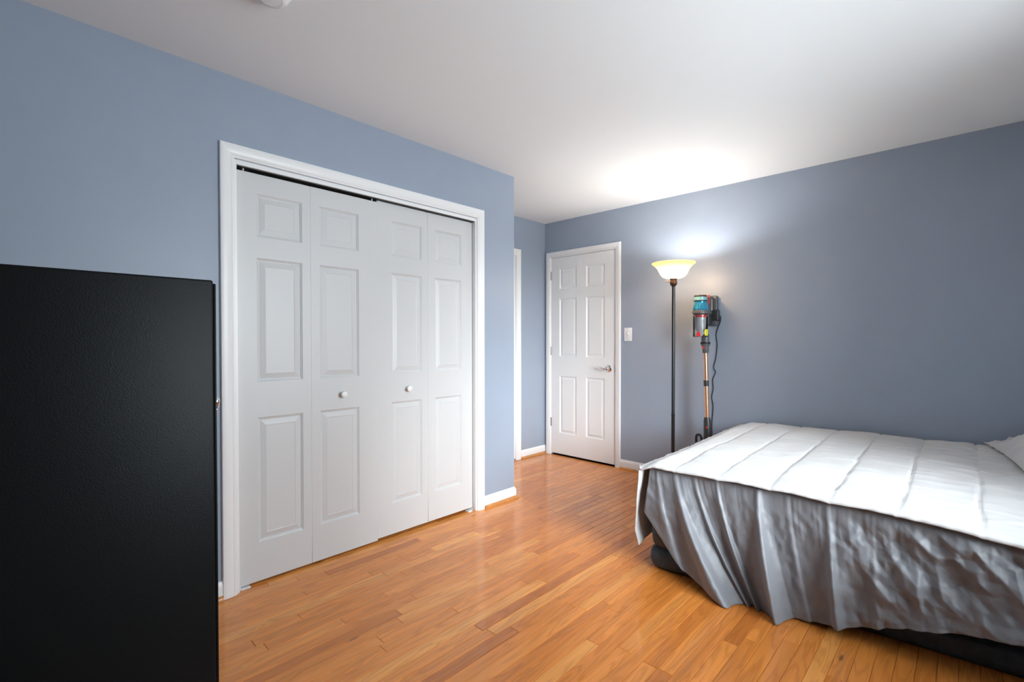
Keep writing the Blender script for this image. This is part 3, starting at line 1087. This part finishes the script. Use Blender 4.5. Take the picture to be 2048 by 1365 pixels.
_fh = {}
def _hash(i, j, k):
    key = (i, j, k)
    if key not in _fh:
        _fh[key] = random.Random(i * 73856093 ^ j * 19349663 ^ k * 83492791).uniform(-1, 1)
    return _fh[key]
def facet(x, y, k):
    """piecewise-flat noise: random heights on a sheared triangle lattice"""
    sk = (x + y) * 0.36602540378
    X, Y = x + sk, y + sk
    i, j = math.floor(X), math.floor(Y)
    fx, fy = X - i, Y - j
    a, c = _hash(i, j, k), _hash(i + 1, j + 1, k)
    if fx > fy:
        b = _hash(i + 1, j, k)
        return a + (b - a) * fx + (c - b) * fy
    b = _hash(i, j + 1, k)
    return a + (b - a) * fy + (c - b) * fx

def crease(p, th):
    n = noise.noise(p)
    return max(0.0, 1 - abs(n) / th)

bm = NB()
NS, NT = 620, 110
grid = []
for i in range(NS + 1):
    u = lerp(-1.225, 0.80, i / NS)
    hx, hy, hz = catmull_tab(HEM, u)
    colv = []
    gat = noise.noise((u * 21, 1.7, 0)) * 0.8 + 0.75 * noise.noise((u * 67, 5.1, 0)) * (0.4 + abs(noise.noise((u * 8, 9, 0))) * 2)
    right = sstep(-0.55, -0.15, u)
    for j in range(NT + 1):
        t = j / NT
        zt = 0.527
        tt = t ** 1.15
        x = lerp(u, hx, t ** 1.35)
        y = lerp(2.362, hy, t ** 0.75)
        z = lerp(zt, hz, t)
        d = 0.0
        for c, a, w in RID:
            s = (u - c) / (w * lerp(0.55, 1.0, t))
            # soft-sided pleat: steep on the window side
            k = math.exp(-s * s) if s < 0 else math.exp(-(s * 1.5) ** 2)
            d += a * k * (0.18 + 0.82 * sstep(0.02, 0.75, t)) * (1.0 - 0.35 * right)
        d += gat * 0.0065 * (1 - t) ** 2.6 * sstep(0, 0.05, t)
        d += noise.noise((u * 9, t * 2.2, 3.0)) * 0.010 * sstep(0.05, 0.4, t)
        # crumpled facets, mostly at the pillow end
        wx = x + 0.004 * noise.noise((x * 20, z * 20, 1.0))
        wz = z + 0.004 * noise.noise((x * 20, z * 20, 5.0))
        p_, q_ = wx * 0.80 + wz * 0.60, -wx * 0.60 + wz * 0.80       # diagonal frame
        e = facet(q_ * 6.0 + 3, p_ * 13.0, 1) * 0.021 * lerp(0.12, 1.0, right)
        e += facet(wx * 11.0, wz * 8.0 + 2, 2) * 0.013 * lerp(0.30, 1.0, right)
        e += facet(q_ * 19.0, p_ * 34.0, 3) * 0.0056 * lerp(0.45, 1.5, right)
        e += facet(wx * 44.0, wz * 30.0, 4) * 0.0020 * lerp(1.0, 1.7, right)
        d += e * sstep(0.03, 0.22, t)
        if t > 0.955: d -= 0.001
        y -= d
        x += 0.25 * d * (1 if u < -0.5 else 0.4)
        z = max(z + 0.0, 0.003)
        colv.append(bm.verts.new((x, y, z)))
    grid.append(colv)
for a, b in zip(grid, grid[1:]):
    for j in range(NT):
        bm.faces.new((a[j], a[j + 1], b[j + 1], b[j]))
skirt = make('bed_skirt', bm, M['skirt'], origin=(-0.2, 2.33, 0), smooth=True,
             label='crumpled charcoal grey gathered bed skirt hanging along the bed side', cat='bed skirt')
sm = skirt.modifiers.new('cloth_thickness', 'SOLIDIFY')
sm.thickness = 0.0015
sm.offset = -1

# --- comforter
SEAMS = [-1.084, -0.860, -0.632, -0.409, -0.187, 0.039, 0.262, 0.485, 0.708]
def seam_x(k, y):
    return SEAMS[k] + 0.012 * noise.noise((k * 3.1, y * 2.2, 0.5)) + 0.006 * noise.noise((k * 5.1, y * 7.0, 1.5))

def top_z(x, y):
    f = sstep(2.33, 3.9, y)
    zf, zb = interp([(-1.30, 0.552, 0.570), (-0.6, 0.556, 0.588), (-0.2, 0.550, 0.586), (0.03, 0.535, 0.590), (0.2, 0.520, 0.590), (0.8, 0.52, 0.59)], x)
    z = lerp(zf, zb, f) + 0.020 * math.sin(math.pi * min(1, max(0, (y - 2.33) / 1.57))) * sstep(-1.3, -0.9, x)
    z += noise.noise((x * 2.1, y * 2.4, 0.3)) * 0.012 * sstep(2.33, 2.75, y)
    ds = min((abs(x - seam_x(k, y)), k) for k in range(len(SEAMS)))[0]
    z += (-0.0068 * math.exp(-(ds / 0.005) ** 2) + 0.003 * min(1, ds / 0.06)) * lerp(0.5, 1.0, sstep(2.34, 2.5, y))
    z += noise.noise((x * 5.0 + y * 1.5, y * 26, 1.1)) * 0.0026
    z += crease(Vector((x * 4.0 + y * 2, y * 15, 3.3)), 0.25) * 0.0030
    z += noise.noise((x * 14, y * 30, 6.1)) * 0.0012
    hw = sstep(-0.25, 0.10, x) * sstep(2.75, 3.2, y)
    if hw > 0:
        z += hw * (crease(Vector((x * 5 + y * 7, y * 9 - x * 3, 4.3)), 0.22) * 0.010 + facet(x * 9 + 1, y * 16, 6) * 0.004)
    z += noise.noise((x * 7, y * 8, 8.8)) * 0.0035
    return z

XF = -1.268
bm = NB()
a_list = [-0.50 + 0.50 * k / 46 for k in range(46)] + [2.065 * k / 250 for k in range(251)]   # <0: hanging at the foot
b_list = [-0.024, -0.020, -0.016, -0.012, -0.008, -0.004] + [1.580 * k / 190 for k in range(191)]
rows = []
for a in a_list:
    rr = []
    for b in b_list:
        yy = 2.335 + max(b, 0)
        # small scallops along the stitched front edge
        edge = 0.003 * noise.noise((a * 30, 0.2, 0)) + 0.003 * noise.noise((a * 6, 2.2, 0))
        if b < 0.10:
            yy += edge * (1 - max(b, 0) / 0.10)
        if a >= 0:
            x = XF + a
            z = top_z(x, yy)
            z -= 0.026 * (1 - sstep(0.0, 0.085, a))
            if b < 0.04:
                z -= 0.006 * (1 - sstep(0, 0.04, max(b, 0)))
            if b < 0:
                ang = min(1.0, -b / 0.016) * math.pi / 2
                yy = yy - 0.010 * math.sin(ang)
                z = z - 0.010 * (1 - math.cos(ang)) - max(0, -b - 0.016) * 0.75
                yy += max(0, -b - 0.020) * 0.35
        else:
            s = -a
            zt = top_z(XF, yy) - 0.026
            sag = 0.9 + 0.1 * math.sin(yy * 7.0)
            drop = s * sag
            rnd = min(1.0, s / 0.045)
            x = XF - 0.012 * math.sin(rnd * math.pi / 2) - 0.022 * sstep(0.05, 0.45, s) + 0.010 * noise.noise((yy * 5, s * 4, 2)) * sstep(0.03, 0.2, s)
            x += 0.022 * sstep(0.40, 0.50, s) * (1 - sstep(0.0, 0.3, max(b, 0)))
            z = zt - 0.012 * (1 - math.cos(rnd * math.pi / 2)) - max(0, drop - 0.030) * 1.07
            z += 0.003 * noise.noise((yy * 30, s * 30, 4))
            if b < 0:
                yy = yy - 0.008 * math.sin(min(1, -b / 0.016) * math.pi / 2) + max(0, -b - 0.016) * 0.3
                x += 0.004 * min(1, -b / 0.016) + max(0, -b - 0.016) * 0.75
            # front corner of the flap is tucked and swings forward a little
            z = max(z, 0.010)
        rr.append(bm.verts.new((x, yy, z)))
    rows.append(rr)
for p, q in zip(rows, rows[1:]):
    for j in range(len(b_list) - 1):
        bm.faces.new((p[j], q[j], q[j + 1], p[j + 1]))
comf = make('comforter', bm, M['comforter'], origin=(-0.2, 3.12, 0.55), smooth=True,
            label='pale grey stitched comforter spread over the bed', cat='comforter')
sm = comf.modifiers.new('cloth_thickness', 'SOLIDIFY')
sm.thickness = 0.008
sm.offset = -1

# --- pillow
bm = NB()
NP = 60
pc = Vector((0.465, 3.500))
ha, hb = 0.335, 0.375
top, bot = [], []
for i in range(NP + 1):
    rt_, rb_ = [], []
    for j in range(NP + 1):
        u, v = 2 * i / NP - 1, 2 * j / NP - 1
        # pinched pillow outline
        px = pc.x + ha * u * (1 - 0.05 * (1 - v * v)) - 0.16 * hb * v
        py = pc.y + hb * v * (1 - 0.05 * (1 - u * u))
        puff = max(0.0, (1 - abs(u) ** 2.6)) ** 0.55 * max(0.0, (1 - abs(v) ** 2.6)) ** 0.55
        base = max(0.600, top_z(px, py) + 0.004)
        hgt = 0.150 * puff ** 1.7
        wr = (noise.noise((px * 9, py * 9, 1)) * 0.018 + crease(Vector((px * 9 + py * 5, py * 8 - px * 4, 5)), 0.18) * 0.014
              + crease(Vector((px * 16 - py * 6, py * 13, 8)), 0.16) * 0.008) * min(1, puff * 2)
        rt_.append(bm.verts.new((px, py, base + 0.014 + hgt + wr)))
        rb_.append(bm.verts.new((px, py, base + 0.010)))
    top.append(rt_)
    bot.append(rb_)
for i in range(NP):
    for j in range(NP):
        bm.faces.new((top[i][j], top[i + 1][j], top[i + 1][j + 1], top[i][j + 1]))
        bm.faces.new((bot[i][j + 1], bot[i + 1][j + 1], bot[i + 1][j], bot[i][j]))
for k in range(NP):
    bm.faces.new((top[k][0], bot[k][0], bot[k + 1][0], top[k + 1][0]))
    bm.faces.new((top[k + 1][NP], bot[k + 1][NP], bot[k][NP], top[k][NP]))
    bm.faces.new((top[0][k + 1], bot[0][k + 1], bot[0][k], top[0][k]))
    bm.faces.new((top[NP][k], bot[NP][k], bot[NP][k + 1], top[NP][k + 1]))
make('pillow', bm, M['pillow'], origin=(pc.x, pc.y, 0.60), smooth=True,
     label='wrinkled light grey pillow lying at the head of the bed', cat='pillow')
